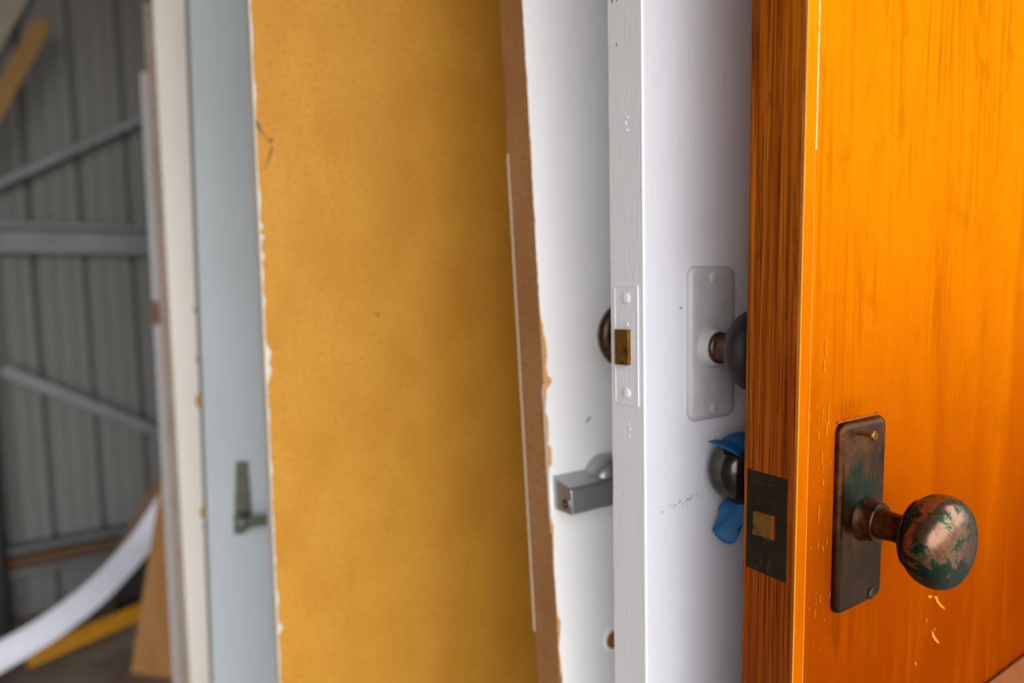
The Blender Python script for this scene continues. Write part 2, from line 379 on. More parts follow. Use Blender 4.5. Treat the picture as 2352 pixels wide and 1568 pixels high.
# ------------------------------------------------------------ DOOR: amber varnished wooden door (nearest)
def mk_root(name, label, pose, group=None):
    return empty(name, label, 'door', pose.M, group, 'thing')

O = Pose(1853, 1817, 0.390, T=0.040)
dO = mk_root('wooden_door', 'amber varnished wooden door with tarnished bronze knob and dark latch plate, nearest at the right', O)
HO, WO_ = 2.04, 0.80
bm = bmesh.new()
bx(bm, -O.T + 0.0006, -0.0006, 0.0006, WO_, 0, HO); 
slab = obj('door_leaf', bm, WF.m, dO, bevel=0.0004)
# edge stile with slightly uneven arrises
bm = bmesh.new(); rows = []
for z in frange(0, HO, 0.008):
    j1 = 0.0006*noise.noise(Vector((0, 3, z*40))); j2 = 0.0007*noise.noise(Vector((5, 1, z*55)))
    rows.append([bm.verts.new(p) for p in ((-O.T - j2, 0.0005, z), (-O.T + 0.0007, 0.0, z), (-0.0010 + j1, 0.0, z), (0.0 + j1*0.5, 0.0007, z), (0.0 + j1*0.5, 0.0035, z), (-O.T - j2, 0.0035, z))])
for A, B in zip(rows[:-1], rows[1:]):
    for k in range(6): bm.faces.new((A[k], A[(k+1)%6], B[(k+1)%6], B[k]))
bm.faces.new(rows[0]); bm.faces.new(rows[-1])
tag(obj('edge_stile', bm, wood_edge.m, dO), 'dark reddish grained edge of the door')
# lipping on the face beside the corner, closed by a split
tp = O.hit(1885, 60); bt = O.hit(1832, 1500); lipw = 0.0118
bm = bmesh.new(); zs = frange(0, HO, 0.01)
ragged(bm, zs, lambda z: 0.0012, lipw, 0.0, 0.0005)
tag(obj('lipping', bm, wood_lip.m, dO), 'bright yellow strip of wood along the corner')
bm = bmesh.new(); rows = []  # thin yellow strip painting in the highlight along the corner
for z in frange(1.02, 1.62, 0.003):
    ww = 0.00055 + 0.0004*noise.noise(Vector((6, 2, z*60)))
    rows.append([bm.verts.new(p) for p in ((0.00005, 0.0004, z), (0.00062, 0.0004, z), (0.00062, 0.0008 + ww, z), (0.00005, 0.0008 + ww, z))])
for P_, Q_ in zip(rows[:-1], rows[1:]):
    for k in range(4): bm.faces.new((P_[k], P_[(k+1)%4], Q_[(k+1)%4], Q_[k]))
bm.faces.new(rows[0]); bm.faces.new(rows[-1]); tag(obj('arris_highlight', bm, bare_wood_and_highlight.m, dO), 'painted yellow highlight along the corner')
bm = bmesh.new()
zc = [O.hit(1880, y).z for y in (0, 120, 240, 345)]
ragged(bm, frange(zc[3], zc[0] + 0.15, 0.002), lambda z: lipw - 0.0002 - 0.0022*abs(noise.noise(Vector((1, 0, z*70)))), lipw + 0.0010, 0.0004, 0.0009)
tag(obj('split', bm, pale_crack.m, dO), 'pale splintered split beside the corner')
bm = bmesh.new()
for z in frange(zc[3] - 0.6, zc[3], 0.006)[:-1]:
    ww = 0.00035 + 0.0003*abs(noise.noise(Vector((2, 2, z*100))))
    bx(bm, 0.0004, 0.0007, lipw - ww, lipw + ww*0.8, z, z + 0.0059)
# scattered bright scratches left of the escutcheon
for k in range(40):
    px = random.gauss(1885, 14); py = random.uniform(930, 1500); h = O.hit(px, py); L = random.uniform(0.0008, 0.006); wv = random.uniform(0.00006, 0.0002)
    bx(bm, 0.0001, 0.00028, h.y - wv, h.y + wv, h.z - L/2, h.z + L/2)
for px, py, L in ((1903, 950, .016), (1898, 985, .010), (1888, 1050, .009), (1880, 1180, .012), (1897, 800, .01), (1893, 840, .008)):
    h = O.hit(px, py); bx(bm, 0.0001, 0.0003, h.y-0.0002, h.y+0.0002, h.z-L/2, h.z+L/2)
tag(obj('scratches', bm, bare_wood_and_highlight.m, dO), 'yellow scratches in the varnish', kind='stuff')
def blob_line(bm, pts, w, x, pose, h=0.0003):
    """flat tapered mark through view points on the face"""
    P = [pose.hit(a, b) for a, b in pts]; n = len(P); L = []; R = []
    for i, p in enumerate(P):
        d = (P[min(i+1, n-1)] - P[max(i-1, 0)]); d.x = 0; d.normalize(); q = Vector((0, -d.z, d.y)); ww = w[i]
        L.append(p + q*ww); R.append(p - q*ww)
    for xx in (x,):
        a = [bm.verts.new((xx + h, v.y, v.z)) for v in L]; b = [bm.verts.new((xx + h, v.y, v.z)) for v in R]
        c = [bm.verts.new((xx, v.y, v.z)) for v in L]; e = [bm.verts.new((xx, v.y, v.z)) for v in R]
        for i in range(n-1):
            bm.faces.new((a[i], a[i+1], b[i+1], b[i])); bm.faces.new((a[i], c[i], c[i+1], a[i+1])); bm.faces.new((b[i], b[i+1], e[i+1], e[i]))
        bm.faces.new((a[0], b[0], e[0], c[0])); bm.faces.new((a[-1], c[-1], e[-1], b[-1]))
def mark_part(name, mat, parent, pose, pts, w, x=0.0):
    bm = bmesh.new(); blob_line(bm, pts, w, x, pose); return obj(name, bm, mat, parent)
blob_line_ = lambda bm, pts, w, x, pose: mark_part('gouge', bare_wood_and_highlight.m, dO, pose, pts, w, x)
bm = None
blob_line_(bm, [(2131,1369),(2136,1370),(2140,1369)], [.0006,.0009,.0005], 0, O)
blob_line_(bm, [(2145,1370),(2150,1372),(2153,1381),(2160,1390),(2169,1397)], [.0003,.0013,.0011,.0008,.0005], 0, O)
blob_line_(bm, [(2140,1448),(2142,1458),(2148,1468),(2156,1476)], [.0004,.0012,.0010,.0005], 0, O)
blob_line_(bm, [(2145,1443),(2147,1446)], [.0006,.0005], 0, O)
blob_line_(bm, [(2127,1420),(2128,1428)], [.0003,.0004], 0, O)
blob_line_(bm, [(2101,1520),(2103,1526)], [.0007,.0006], 0, O)
# latch plate on the edge
def edge_pt(pose, px, py): return pose.hit(px, py, 'edge')
pl = [edge_pt(O, *p) for p in ((1717.1,1078.2),(1811.4,1099),(1714.9,1298),(1802.7,1338.8))]
lx0 = (pl[0].x + pl[2].x)/2; lx1 = (pl[1].x + pl[3].x)/2; lz1 = (pl[0].z + pl[1].z)/2; lz0 = (pl[2].z + pl[3].z)/2
hb = [edge_pt(O, *p) for p in ((1735.3,1170.4),(1779.8,1183.7),(1735.3,1229.6),(1781.8,1238.8))]
hx0 = (hb[0].x+hb[2].x)/2; hx1 = (hb[1].x+hb[3].x)/2; hz1 = (hb[0].z+hb[1].z)/2; hz0 = (hb[2].z+hb[3].z)/2
bm = bmesh.new()
bx(bm, lx0, lx1, -0.0004, 0.0010, lz0, hz0); bx(bm, lx0, lx1, -0.0004, 0.0010, hz1, lz1)
bx(bm, lx0, hx0, -0.0004, 0.0010, hz0, hz1); bx(bm, hx1, lx1, -0.0004, 0.0010, hz0, hz1)
lp = tag(obj('latch_plate', bm, black_metal.m, dO), 'nearly black tarnished latch plate let into the edge')
bm = bmesh.new(); bx(bm, hx0 - .0003, hx1 + .0003, 0.0008, 0.0012, hz0 - .0003, hz1 + .0003); obj('latch_opening', bm, ink.m, lp)
bm = bmesh.new(); x0_, x1_ = hx0 + 0.0003, hx1 - 0.0022
vv = [bm.verts.new(p) for p in ((x0_, -0.0035, hz0+.0003), (x1_, -0.0005, hz0+.0003), (x1_, 0.0009, hz0+.0003), (x0_, 0.0009, hz0+.0003), (x0_, -0.0035, hz1-.0003), (x1_, -0.0005, hz1-.0003), (x1_, 0.0009, hz1-.0003), (x0_, 0.0009, hz1-.0003))]
for i in ((0,3,2,1),(4,5,6,7),(0,1,5,4),(1,2,6,5),(2,3,7,6),(3,0,4,7)): bm.faces.new([vv[k] for k in i])
tag(obj('latch_bolt', bm, bolt_brass.m, lp, bevel=0.0003), 'worn brass latch bolt')
for px, py, a in ((1761, 1118, 0.2), (1758, 1290, 1.5)):
    h = edge_pt(O, px, py); obj('screw', screw_bm(0.0040, 0.0007, 0.0009, a, 'y', (h.x, -0.0003, h.z)), black_metal.m, lp)
zc_ = edge_pt(O, 1762, 1152)
MT = Matrix.Translation((zc_.x, -0.00045, zc_.z)) @ Matrix.Rotation(math.radians(90), 4, 'X')
emb = Mat('faint_stamped_metal', (0.040,0.026,0.014,1), 0.4, metal=0.5)
text_mesh('stamped_letters', 'LANE', 0.0060, emb.m, lp, MT)

# escutcheon, collar and knob on the face
E = [O.hit(*p) for p in ((1918,971),(2022,952),(1910,1408),(2013,1362))]
ey = sum(p.y for p in E)/4; ez = sum(p.z for p in E)/4; ew = (E[1].y - E[0].y + E[3].y - E[2].y)/2; eh = (E[0].z - E[2].z + E[1].z - E[3].z)/2
erot = ((E[0].y - E[2].y) / eh) * -1
print('escutcheon', ey, ez, ew, eh, erot, 'lean', O.lean, 'plate', lx0, lx1, lz1-lz0)
PL = [(0, 0), (0, 0.0012), (0.0004, 0.0026), (0.0014, 0.0038), (0.0030, 0.0044), (0.0046, 0.0046)]
def bronze_plate_mat(cy, cz):
    m = Mat('tarnished_bronze_plate', rough=0.33, metal=0.92)
    n1 = m.noise((1,1,1), 45, 5, 0.6, 0.4); n2 = m.noise((1,1,1), 320, 4, 0.6); n3 = m.noise((1,1,0.4), 110, 5, 0.6)
    c = m.ramp(n1, [(0.30, (0.032,0.014,0.005)), (0.50, (0.075,0.030,0.010)), (0.68, (0.15,0.055,0.013))])
    c = m.mix(m.math('MULTIPLY', m.mask(n2, 0.5, 0.75), 0.5), c, (0.02,0.012,0.007,1))
    g = m.spot((0.0, cy - 0.004, cz + 0.019), 0.034, scale=(1, 1, 1.0))
    g = m.math('MULTIPLY', m.mask(g, 0.0, 0.65), m.mask(n3, 0.30, 0.60)); c = m.mix(g, c, (0.003,0.026,0.014,1))
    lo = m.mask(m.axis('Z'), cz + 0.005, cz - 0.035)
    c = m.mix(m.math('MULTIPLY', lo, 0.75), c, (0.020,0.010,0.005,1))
    edge = m.mask(m.noise((1,1,1), 600, 3), 0.66, 0.76); c = m.mix(m.math('MULTIPLY', edge, 0.22), c, (0.30,0.20,0.08,1))
    m.color(c); m.rough(m.ramp(n3, [(0.3, (0.26,)*3), (0.7, (0.46,)*3)])); m.bump(n2, 0.12, 0.0004); return m
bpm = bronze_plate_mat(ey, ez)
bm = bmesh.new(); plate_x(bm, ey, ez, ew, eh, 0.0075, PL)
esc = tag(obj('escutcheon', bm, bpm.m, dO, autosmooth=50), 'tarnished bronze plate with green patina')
h = O.hit(2010, 1001, 'face', 0.0145); sc = obj('screw', screw_bm(0.0036, 0.0022, 0.0008, 1.2, 'x', (0.0125, h.y + .0005, h.z), 1, 0.008), bolt_brass.m, esc, autosmooth=40); tag(sc, 'upper screw standing proud of the plate')
h = O.hit(1986, 1356); obj('screw', screw_bm(0.0042, 0.0012, 0.0009, 0.8, 'x', (0.0045, h.y, h.z)), black_metal.m, esc, autosmooth=40)
# orange residue along the plate's upper edge
bm = bmesh.new()
for k in range(26):
    t = k/25; y = ey - ew/2 + 0.003 + t*(ew - 0.006); z = ez + eh/2 + 0.0004 + 0.0011*noise.noise(Vector((k*0.9, 0, 0))); 
    s_ = 0.0010 + 0.0007*random.random(); bmesh.ops.create_icosphere(bm, subdivisions=1, radius=s_, matrix=Matrix.Translation((0.0002, y, z)) @ Matrix.Diagonal((0.5, 1.3, 0.8, 1)))
tag(obj('varnish_residue', bm, Mat('orange_residue', (0.30,0.075,0.012,1), 0.7, spec=0.1).m, esc), 'crumbly orange varnish along the top of the plate')
s0 = O.hit(1972, 1186)
ky, kz = s0.y, s0.z
green_m = aged_bronze('bronze_with_verdigris', amount=0.75)
bm = bmesh.new(); lathe_x(bm, [(0.003, 0.0), (0.003, 0.0168), (0.0052, 0.0162), (0.0068, 0.0150), (0.011, 0.0138), (0.0145, 0.0136), (0.0152, 0.0142), (0.0160, 0.0136), (0.0161, 0.0)], ky, kz)
obj('collar', bm, green_m.m, dO, autosmooth=40)
bm = bmesh.new(); lathe_x(bm, smooth_prof([(0.013, 0.0118), (0.018, 0.0106), (0.025, 0.0098), (0.031, 0.0104), (0.0350, 0.0135), (0.0370, 0.018)]) , ky, kz)
obj('knob_shank', bm, green_m.m, dO, smooth=True)
KX = 0.0365
def knob_mat(cy, cz):
    m = Mat('patinated_copper_knob', rough=0.28, metal=0.85, spec=0.4)
    n0 = m.noise((1,1,1), 58, 9, 0.78, 0.6, loc=(0.31,0.1,0.2)); n1 = m.noise((1,1,1), 150, 6, 0.7, 0.6); n2 = m.noise((1,1,1), 500, 3)
    cop = m.ramp(n1, [(0.32, (0.060,0.026,0.012)), (0.50, (0.20,0.105,0.068)), (0.75, (0.12,0.058,0.028))])
    gr = m.ramp(n1, [(0.30, (0.010,0.015,0.012)), (0.50, (0.007,0.026,0.017)), (0.62, (0.018,0.044,0.028)), (0.72, (0.12,0.12,0.035))])
    low = m.mask(m.axis('Z'), cz + 0.002, cz - 0.020)
    k = m.math('ADD', m.math('ADD', n0, m.math('MULTIPLY', low, 0.20)), m.math('MULTIPLY', m.math('SUBTRACT', n1, 0.5), 0.42))
    far = m.mask(m.axis('Y'), cy + 0.004, cy + 0.022); k = m.math('ADD', k, m.math('MULTIPLY', far, 0.10))
    gm = m.mask(k, 0.525, 0.545); c = m.mix(gm, cop, gr)
    rim = m.math('MULTIPLY', m.mask(k, 0.515, 0.535), m.mask(k, 0.56, 0.54)); c = m.mix(m.math('MULTIPLY', rim, 0.55), c, (0.20,0.19,0.06,1))
    m.color(c); m.rough(m.mix(gm, (0.19,)*3 + (1,), (0.42,)*3 + (1,))); m.bump(k, 0.25, 0.0006); m.bump(n2, 0.08, 0.0003); return m
km = knob_mat(ky, kz)
bm = bmesh.new(); lathe_x(bm, [(KX-0.0005, 0.0), (KX-0.0005, 0.0205), (KX+0.0010, 0.0232), (KX+0.0024, 0.0232), (KX+0.003, 0.0215), (KX+0.003, 0.0)], ky, kz)
obj('knob_rim', bm, black_metal.m, dO, autosmooth=40)
bm = bmesh.new(); lathe_x(bm, smooth_prof([(KX+0.0028, 0.0212), (KX+0.0042, 0.0250), (KX+0.0085, 0.0288), (KX+0.0140, 0.0304), (KX+0.020, 0.0300), (KX+0.0255, 0.0268), (KX+0.0290, 0.0205), (KX+0.0308, 0.0115), (KX+0.0313, 0.0)], 7), ky, kz, 72)
tag(obj('knob', bm, km.m, dO, smooth=True), 'round copper knob with green patina')
# knob on the hidden face
T_ = O.T; ky_f, kz_f = ky, kz; ky -= 0.019; kz += 0.017
bm = bmesh.new(); lathe_x(bm, [(0.0, 0.0), (0.0, 0.024), (0.003, 0.0235), (0.005, 0.018), (0.007, 0.013), (0.007, 0.0)], ky, kz, 48, -T_, -1); obj('rose', bm, dark_knob.m, dO, autosmooth=40)
rk = obj
bm = bmesh.new(); lathe_x(bm, smooth_prof([(0.006, 0.011), (0.018, 0.0095), (0.026, 0.011), (0.0285, 0.017), (0.031, 0.0225), (0.038, 0.0275), (0.047, 0.0290), (0.056, 0.0270), (0.062, 0.0215), (0.0655, 0.012), (0.0665, 0.0)], 6), ky, kz, 56, -T_, -1)
tag(obj('knob', bm, dark_knob.m, dO, smooth=True), 'dark bronze knob on the far side')

# ------------------------------------------------------------ DOOR: white door with latch in its edge
A = Pose(1474.5, 1485, 0.468, T=0.0395)
dA = mk_root('painted_door', 'white painted door with painted-over latch plate and white handle plate, left of the wooden door', A)
bm = bmesh.new(); bx(bm, -A.T, 0, 0.0012, 0.76, 0, 2.03); obj('door_leaf', bm, paint_A.m, dA, bevel=0.0008, bseg=3)
bm = bmesh.new(); rows = []
for z in frange(0, 2.03, 0.006):
    j = 0.0007*noise.noise(Vector((0, 7, z*30))) + 0.0004*noise.noise(Vector((0, 7, z*110)))
    rows.append([bm.verts.new(p) for p in ((-A.T - j, 0.0008, z), (-A.T + 0.0010 - j, 0.0, z), (-0.0012, 0.0, z), (-0.0001, 0.0010, z), (-0.0001, 0.0022, z), (-A.T - j, 0.0022, z))])
for P_, Q_ in zip(rows[:-1], rows[1:]):
    for k in range(6): bm.faces.new((P_[k], P_[(k+1)%6], Q_[(k+1)%6], Q_[k]))
bm.faces.new(rows[0]); bm.faces.new(rows[-1]); obj('painted_edge', bm, edge_A.m, dA)
c = [edge_pt(A, *p) for p in ((1412,656),(1467,658),(1417,922),(1466,934))]
ax0 = (c[0].x+c[2].x)/2; ax1 = (c[1].x+c[3].x)/2; az1 = (c[0].z+c[1].z)/2; az0 = (c[2].z+c[3].z)/2
bm = bmesh.new(); bx(bm, ax0, ax1, -0.0006, 0.001, az0, az1)
# raised paint ridge around the plate
for a, b, d, e in ((ax0-.0004, ax0+.0004, az0, az1), (ax1-.0004, ax1+.0004, az0, az1), (ax0, ax1, az0-.0004, az0+.0003), (ax0, ax1, az1-.0003, az1+.0004)):
    bx(bm, a, b, -0.0011, 0.0, d, e)
lpA = tag(obj('latch_plate', bm, edge_A.m, dA, bevel=0.0003), 'latch plate painted over in white')
for px, py, a in ((1440, 685, 1.55), (1441, 902, 1.55)):
    h = edge_pt(A, px, py); obj('screw', screw_bm(0.0043, 0.0016, 0.0012, a, 'y', (h.x, -0.0005, h.z)), edge_A.m, lpA, autosmooth=40)
b_ = [edge_pt(A, *p) for p in ((1420,755),(1452,755),(1420,834),(1452,834))]
bx0, bx1 = b_[0].x, b_[1].x - 0.0012; bz1, bz0 = b_[0].z, b_[2].z
bm = bmesh.new(); prof_b = [(bx0, 0.001), (bx0, -0.0045), (bx0+0.0035, -0.0065), (bx1, -0.0035), (bx1, 0.001)]
lo = [bm.verts.new((x, y, bz0)) for x, y in prof_b]; hi = [bm.verts.new((x, y, bz1)) for x, y in prof_b]
for k in range(5): bm.faces.new((lo[k], lo[(k+1)%5], hi[(k+1)%5], hi[k]))
bm.faces.new(lo); bm.faces.new(hi); tag(obj('latch_bolt', bm, bolt_brass.m, lpA, bevel=0.0003), 'worn brass latch bolt')
# paint runs and bumps on the edge
for px, py, r in ((1437,283,.0011),(1441,270,.0006),(1439,298,.0007),(1444,300,.0005),(1436,262,.0005),(1442,745,.0016),(1446,750,.0012),(1449,860,.0008),(1447,985,.0009),(1446,1000,.0008),(1444,973,.0006)):
    bm = bmesh.new(); h = edge_pt(A, px, py); bmesh.ops.create_icosphere(bm, subdivisions=2, radius=r, matrix=Matrix.Translation((h.x, -0.0002, h.z)) @ Matrix.Diagonal((0.9, 0.6, 1.7, 1))); obj('paint_drip', bm, edge_A.m, dA, smooth=True)

# marker strokes at the top
bm = bmesh.new()
for (a, b) in (((1403,-14),(1406,6)), ((1414,-10),(1417,2)), ((1404,-5),(1415,-9)), ((1393,-3),(1396,-12))):
    p = edge_pt(A, *a); q = edge_pt(A, *b); d = (q-p); d.y = 0; L = d.length; d.normalize(); w_ = Vector((-d.z, 0, d.x))*0.00055
    vs_ = [bm.verts.new((v.x, yy, v.z)) for yy in (-0.00012, 0.0002) for v in (p+w_, q+w_, q-w_, p-w_)]
    for i in ((0,1,2,3),(7,6,5,4),(0,4,5,1),(1,5,6,2),(2,6,7,3),(3,7,4,0)): bm.faces.new([vs_[k] for k in i])
tag(obj('marker_strokes', bm, ink.m, dA), 'black marker strokes')
# white escutcheon
EA = [A.hit(*p) for p in ((1575,613),(1679,608),(1577,972),(1680,948))]
ay = sum(p.y for p in EA)/4; az = sum(p.z for p in EA)/4; aw = (EA[1].y-EA[0].y+EA[3].y-EA[2].y)/2; ah = (EA[0].z-EA[2].z+EA[1].z-EA[3].z)/2
print('A esc', ay, az, aw, ah, 'lean', A.lean, 'bolt', bx0, bx1)
plA = Mat('scuffed_white_plate', srgb(200,200,205), 0.34); pq = plA.noise((1,1,0.5), 40, 5, 0.6); plA.color(plA.ramp(pq, [(0.35, srgb(186,187,192)), (0.62, srgb(172,172,173)), (0.80, srgb(132,126,106))]))
bm = bmesh.new(); plate_x(bm, ay, az, aw, ah, 0.0085, [(0,0),(0,0.0016),(0.0008,0.0032),(0.0024,0.0044),(0.0045,0.0049)])
eA = tag(obj('escutcheon', bm, plA.m, dA, autosmooth=50), 'white painted handle plate')
for px, py in ((1639, 636), (1640, 937)):
    h = A.hit(px, py, 'face', .005); obj('screw', screw_bm(0.0044, 0.0014, 0.0012, 1.35, 'x', (0.0046, h.y, h.z)), plA.m, eA, autosmooth=40)
sA = A.hit(1624, 796); ay2, az2 = sA.y, sA.z
bm = bmesh.new(); lathe_x(bm, [(0.003, 0.0), (0.003, 0.0178), (0.0055, 0.0172), (0.0075, 0.0155), (0.0115, 0.0142), (0.0125, 0.0138), (0.0126, 0.0)], ay2, az2); obj('collar', bm, plA.m, dA, autosmooth=40)
dkA = aged_bronze('dark_brown_shank', amount=0.1, brown=(0.060,0.036,0.022,1))
bm = bmesh.new(); lathe_x(bm, smooth_prof([(0.010, 0.0130), (0.0140, 0.0128), (0.0165, 0.0112), (0.022, 0.0102), (0.030, 0.0100), (0.036, 0.013)]), ay2, az2); obj('knob_shank', bm, dkA.m, dA, smooth=True)
plum = Mat('dull_plum_bronze', (0.022,0.014,0.014,1), 0.5, metal=0.0, spec=0.25); pz = plum.noise((1,1,1), 60, 4); plum.color(plum.ramp(pz, [(0.3, (0.016,0.010,0.010)), (0.7, (0.032,0.021,0.020))]))
KP = [(0.036, 0.013), (0.0380, 0.022), (0.0405, 0.0285), (0.046, 0.0315), (0.052, 0.0310), (0.058, 0.0265), (0.062, 0.018), (0.0635, 0.008), (0.064, 0.0)]
bm = bmesh.new(); lathe_x(bm, smooth_prof(KP, 6), ay2, az2, 56); tag(obj('knob', bm, plum.m, dA, smooth=True), 'dull plum coloured knob')
KL = [(0.0, 0.0), (0.0, 0.022), (0.004, 0.020), (0.006, 0.012), (0.022, 0.0105), (0.040, 0.0105), (0.045, 0.018), (0.048, 0.0285), (0.053, 0.0325), (0.059, 0.0315), (0.065, 0.026), (0.069, 0.015), (0.070, 0.0)]
bm = bmesh.new(); lathe_x(bm, smooth_prof(KL, 5), ay2 - 0.004, az2 + 0.006, 48, -A.T, -1); tag(obj('knob', bm, dkA.m, dA, smooth=True), 'dark bronze knob on the far side')
# dirty scuffs on the face
bm = bmesh.new(); random.seed(3)
for k in range(46):
    t = random.random(); px = 1520 + t*95; py = 1172 - t*42 + random.gauss(0, 3.5); h = A.hit(px, py); r = random.uniform(.00015, .0006)
    bmesh.ops.create_icosphere(bm, subdivisions=1, radius=r, matrix=Matrix.Translation((0, h.y, h.z)) @ Matrix.Diagonal((0.2, 1.8, 0.9, 1)))
h = A.hit(1564, 707); bmesh.ops.create_icosphere(bm, subdivisions=1, radius=.0011, matrix=Matrix.Translation((0, h.y, h.z)) @ Matrix.Diagonal((0.2, 1.5, 0.8, 1)))
tag(obj('scuffs', bm, dirt.m, dA), 'brownish scuff marks', kind='stuff')

# ------------------------------------------------------------ DOOR: white faced door with bare fibreboard edge
B = Pose(1199, 1286, 0.590, T=0.0415)
dB = mk_root('hollow_core_door', 'glossy white door with bare brown fibreboard edge and boxy silver lock', B)
bm = bmesh.new(); bx(bm, -B.T, 0, 0, 0.76, 0, 2.02); obj('door_leaf', bm, mdf_edge.m, dB, bevel=0.0006)
# paint skin with chipped border; the profile follows the chips along the corner
def bz(py): return B.hit(1250, py).z
chips = [(bz(y), v*0.001) for y, v in ((1568,3.2),(1500,1.0),(1440,5.0),(1425,1.5),(1300,0.4),(1215,2.8),(1195,0.3),(1120,0.2),(1075,0.8),(1070,4.8),(1030,5.2),(1020,1.5),(985,3.4),(960,3.0),(945,0.4),(915,2.5),(896,3.2),(880,9.5),(872,10),(862,5.5),(842,4.5),(812,6.2),(780,5.2),(765,3.0),(750,3.8),(735,1.6),(715,0.5),(600,0.4),(540,0.0),(505,1.0),(480,0.2),(400,0.3),(330,0.9),(310,0.2),(180,0.7),(160,0.1),(0,0.2))]
def chip(z):
    if z <= chips[0][0]: v = chips[0][1]
    elif z >= chips[-1][0]: v = chips[-1][1]
    else:
        for (a, va), (b, vb) in zip(chips[:-1], chips[1:]):
            if a <= z <= b: v = va + (vb - va)*(z - a)/(b - a); break
    return max(0.0, v + 0.0005*noise.noise(Vector((0, 0, z*150))) + 0.0003*noise.noise(Vector((0, 4, z*500))))
bm = bmesh.new(); zs = frange(0, 0.85, 0.02)[:-1] + frange(0.85, 1.75, 0.0012)[:-1] + frange(1.75, 2.02, 0.02)
ragged(bm, zs, chip, 0.76, 0.0, 0.0008); obj('paint_skin', bm, paint_B.m, dB)
# exposed paler core where the chips are
bm = bmesh.new(); ragged(bm, frange(bz(1568), bz(700), 0.004), lambda z: 0.0007, 0.0125, -0.0004, 0.0003); tag(obj('exposed_core', bm, exposed.m, dB), 'pale bare core under the chipped paint')
# paint slopped over part of the edge near the corner
bm = bmesh.new(); zz_ = frange(bz(1230), bz(880), 0.0015); rows = []
for z in zz_:
    w_ = 0.0022 + 0.0016*noise.noise(Vector((0, 9, z*40))) ; w_ *= min(1, (z - zz_[0])/0.02, (zz_[-1]-z)/0.01) if zz_[0] < z < zz_[-1] else 0.02
    rows.append([bm.verts.new(p) for p in ((-max(w_, 0.0002), 0.0, z), (-max(w_, 0.0002), -0.0005, z), (0.0004, -0.0005, z), (0.0004, 0.0, z))])
for P_, Q_ in zip(rows[:-1], rows[1:]):
    for k in range(4): bm.faces.new((P_[k], P_[(k+1)%4], Q_[(k+1)%4], Q_[k]))
bm.faces.new(rows[0]); bm.faces.new(rows[-1]); obj('paint_lip', bm, chip_paint.m, dB)
# thin pale line of paint on the far side of the edge
bm = bmesh.new()
ragged(bm, frange(bz(1500), bz(330), 0.004), lambda z: -0.0006, 0.0015, -B.T - 0.0010 - 0.0008*abs(noise.noise(Vector((0, 1, 3)))), -B.T + 0.0004)
obj('paint_rim', bm, chip_paint.m, dB)
# marks on the face
bm = bmesh.new()
blob_line(bm, [(1345,972),(1350,962),(1357,957)], [.0003,.0010,.0004], 0.0008, B)
obj('smudge', bm, dirt.m, dB)
# ragged hole low down behind the white door's edge
h = B.hit(1407, 1466)
bm = bmesh.new(); lathe_x(bm, [(0, 0), (0, 0.0125), (0.0012, 0.012), (0.0016, 0.0095), (0.0005, 0.0088), (0.0004, 0)], h.y, h.z, 22, 0.0008); tag(obj('hole_rim', bm, paint_B.m, dB, autosmooth=40), 'white rim of a round hole')
bm = bmesh.new(); lathe_x(bm, [(0, 0), (0, 0.0092), (0.0010, 0.0090), (0.0010, 0)], h.y, h.z, 22, 0.0010); tag(obj('hole', bm, Mat('bare_reddish_wood', (0.30,0.09,0.02,1), 0.6).m, dB), 'reddish bare wood in the hole')
# silver rim lock: body, hub and turn
q0 = B.hit(1290, 1095, 'face', 0.0); q1 = B.hit(1270, 1165)
lb_ = B.hit(1268, 1107); le = B.hit(1272, 1163)
ly0 = lb_.y; lztop = lb_.z; lzbot = B.hit(1278, 1166).z; D_ = 0.031
print('lock', ly0, lztop, lzbot, 'B lean', B.lean)
bm = bmesh.new(); hgt = lztop - lzbot; ly1 = ly0 + 0.078; r_ = 0.0055
sec = [(0.0008, lzbot), (D_ - 0.002, lzbot), (D_, lzbot + 0.002)]
for k in range(7):
    a = math.radians(90*k/6); sec.append((D_ - r_ + r_*math.cos(a), lztop - r_ + r_*math.sin(a)))
sec.append((0.0008, lztop + 0.0065))
r1 = [bm.verts.new((x, ly0, z)) for x, z in sec]; r2 = [bm.verts.new((x, ly1, z)) for x, z in sec]; n_ = len(sec)
for k in range(n_): bm.faces.new((r1[k], r1[(k+1)%n_], r2[(k+1)%n_], r2[k]))
bm.faces.new(r1); bm.faces.new(r2)
lock = tag(obj('rim_lock', bm, silver.m, dB, autosmooth=30, bevel=0.0008), 'boxy satin silver lock')
# end recess: countersunk ring with pin, on the end face (normal -y)
cx_, cz2 = D_*0.68, lzbot + hgt*0.36
def lathe_y(bm, prof, cx, cz, y0, seg=32):
    rg = []
    for s, r in prof:
        if r < 1e-6: rg.append([bm.verts.new((cx, y0 - s, cz))]); continue
        rg.append([bm.verts.new((cx + r*math.cos(2*math.pi*k/seg), y0 - s, cz + r*math.sin(2*math.pi*k/seg))) for k in range(seg)])
    for a, b in zip(rg[:-1], rg[1:]):
        for k in range(seg):
            k2 = (k+1) % seg
            if len(a) == 1: bm.faces.new((a[0], b[k], b[k2]))
            elif len(b) == 1: bm.faces.new((a[k], a[k2], b[0]))
            else: bm.faces.new((a[k], a[k2], b[k2], b[k]))
bm = bmesh.new(); lathe_y(bm, [(-0.001, 0.0072), (0.0009, 0.0072), (0.0010, 0.0060), (0.0003, 0.0046), (0.0002, 0.0)], cx_, cz2, ly0); obj('key_ring', bm, silver.m, lock, autosmooth=40)
bm = bmesh.new(); lathe_y(bm, [(-0.0005, 0.0044), (0.0005, 0.0044), (0.0005, 0.0)], cx_, cz2, ly0); obj('key_hole', bm, ink.m, lock)
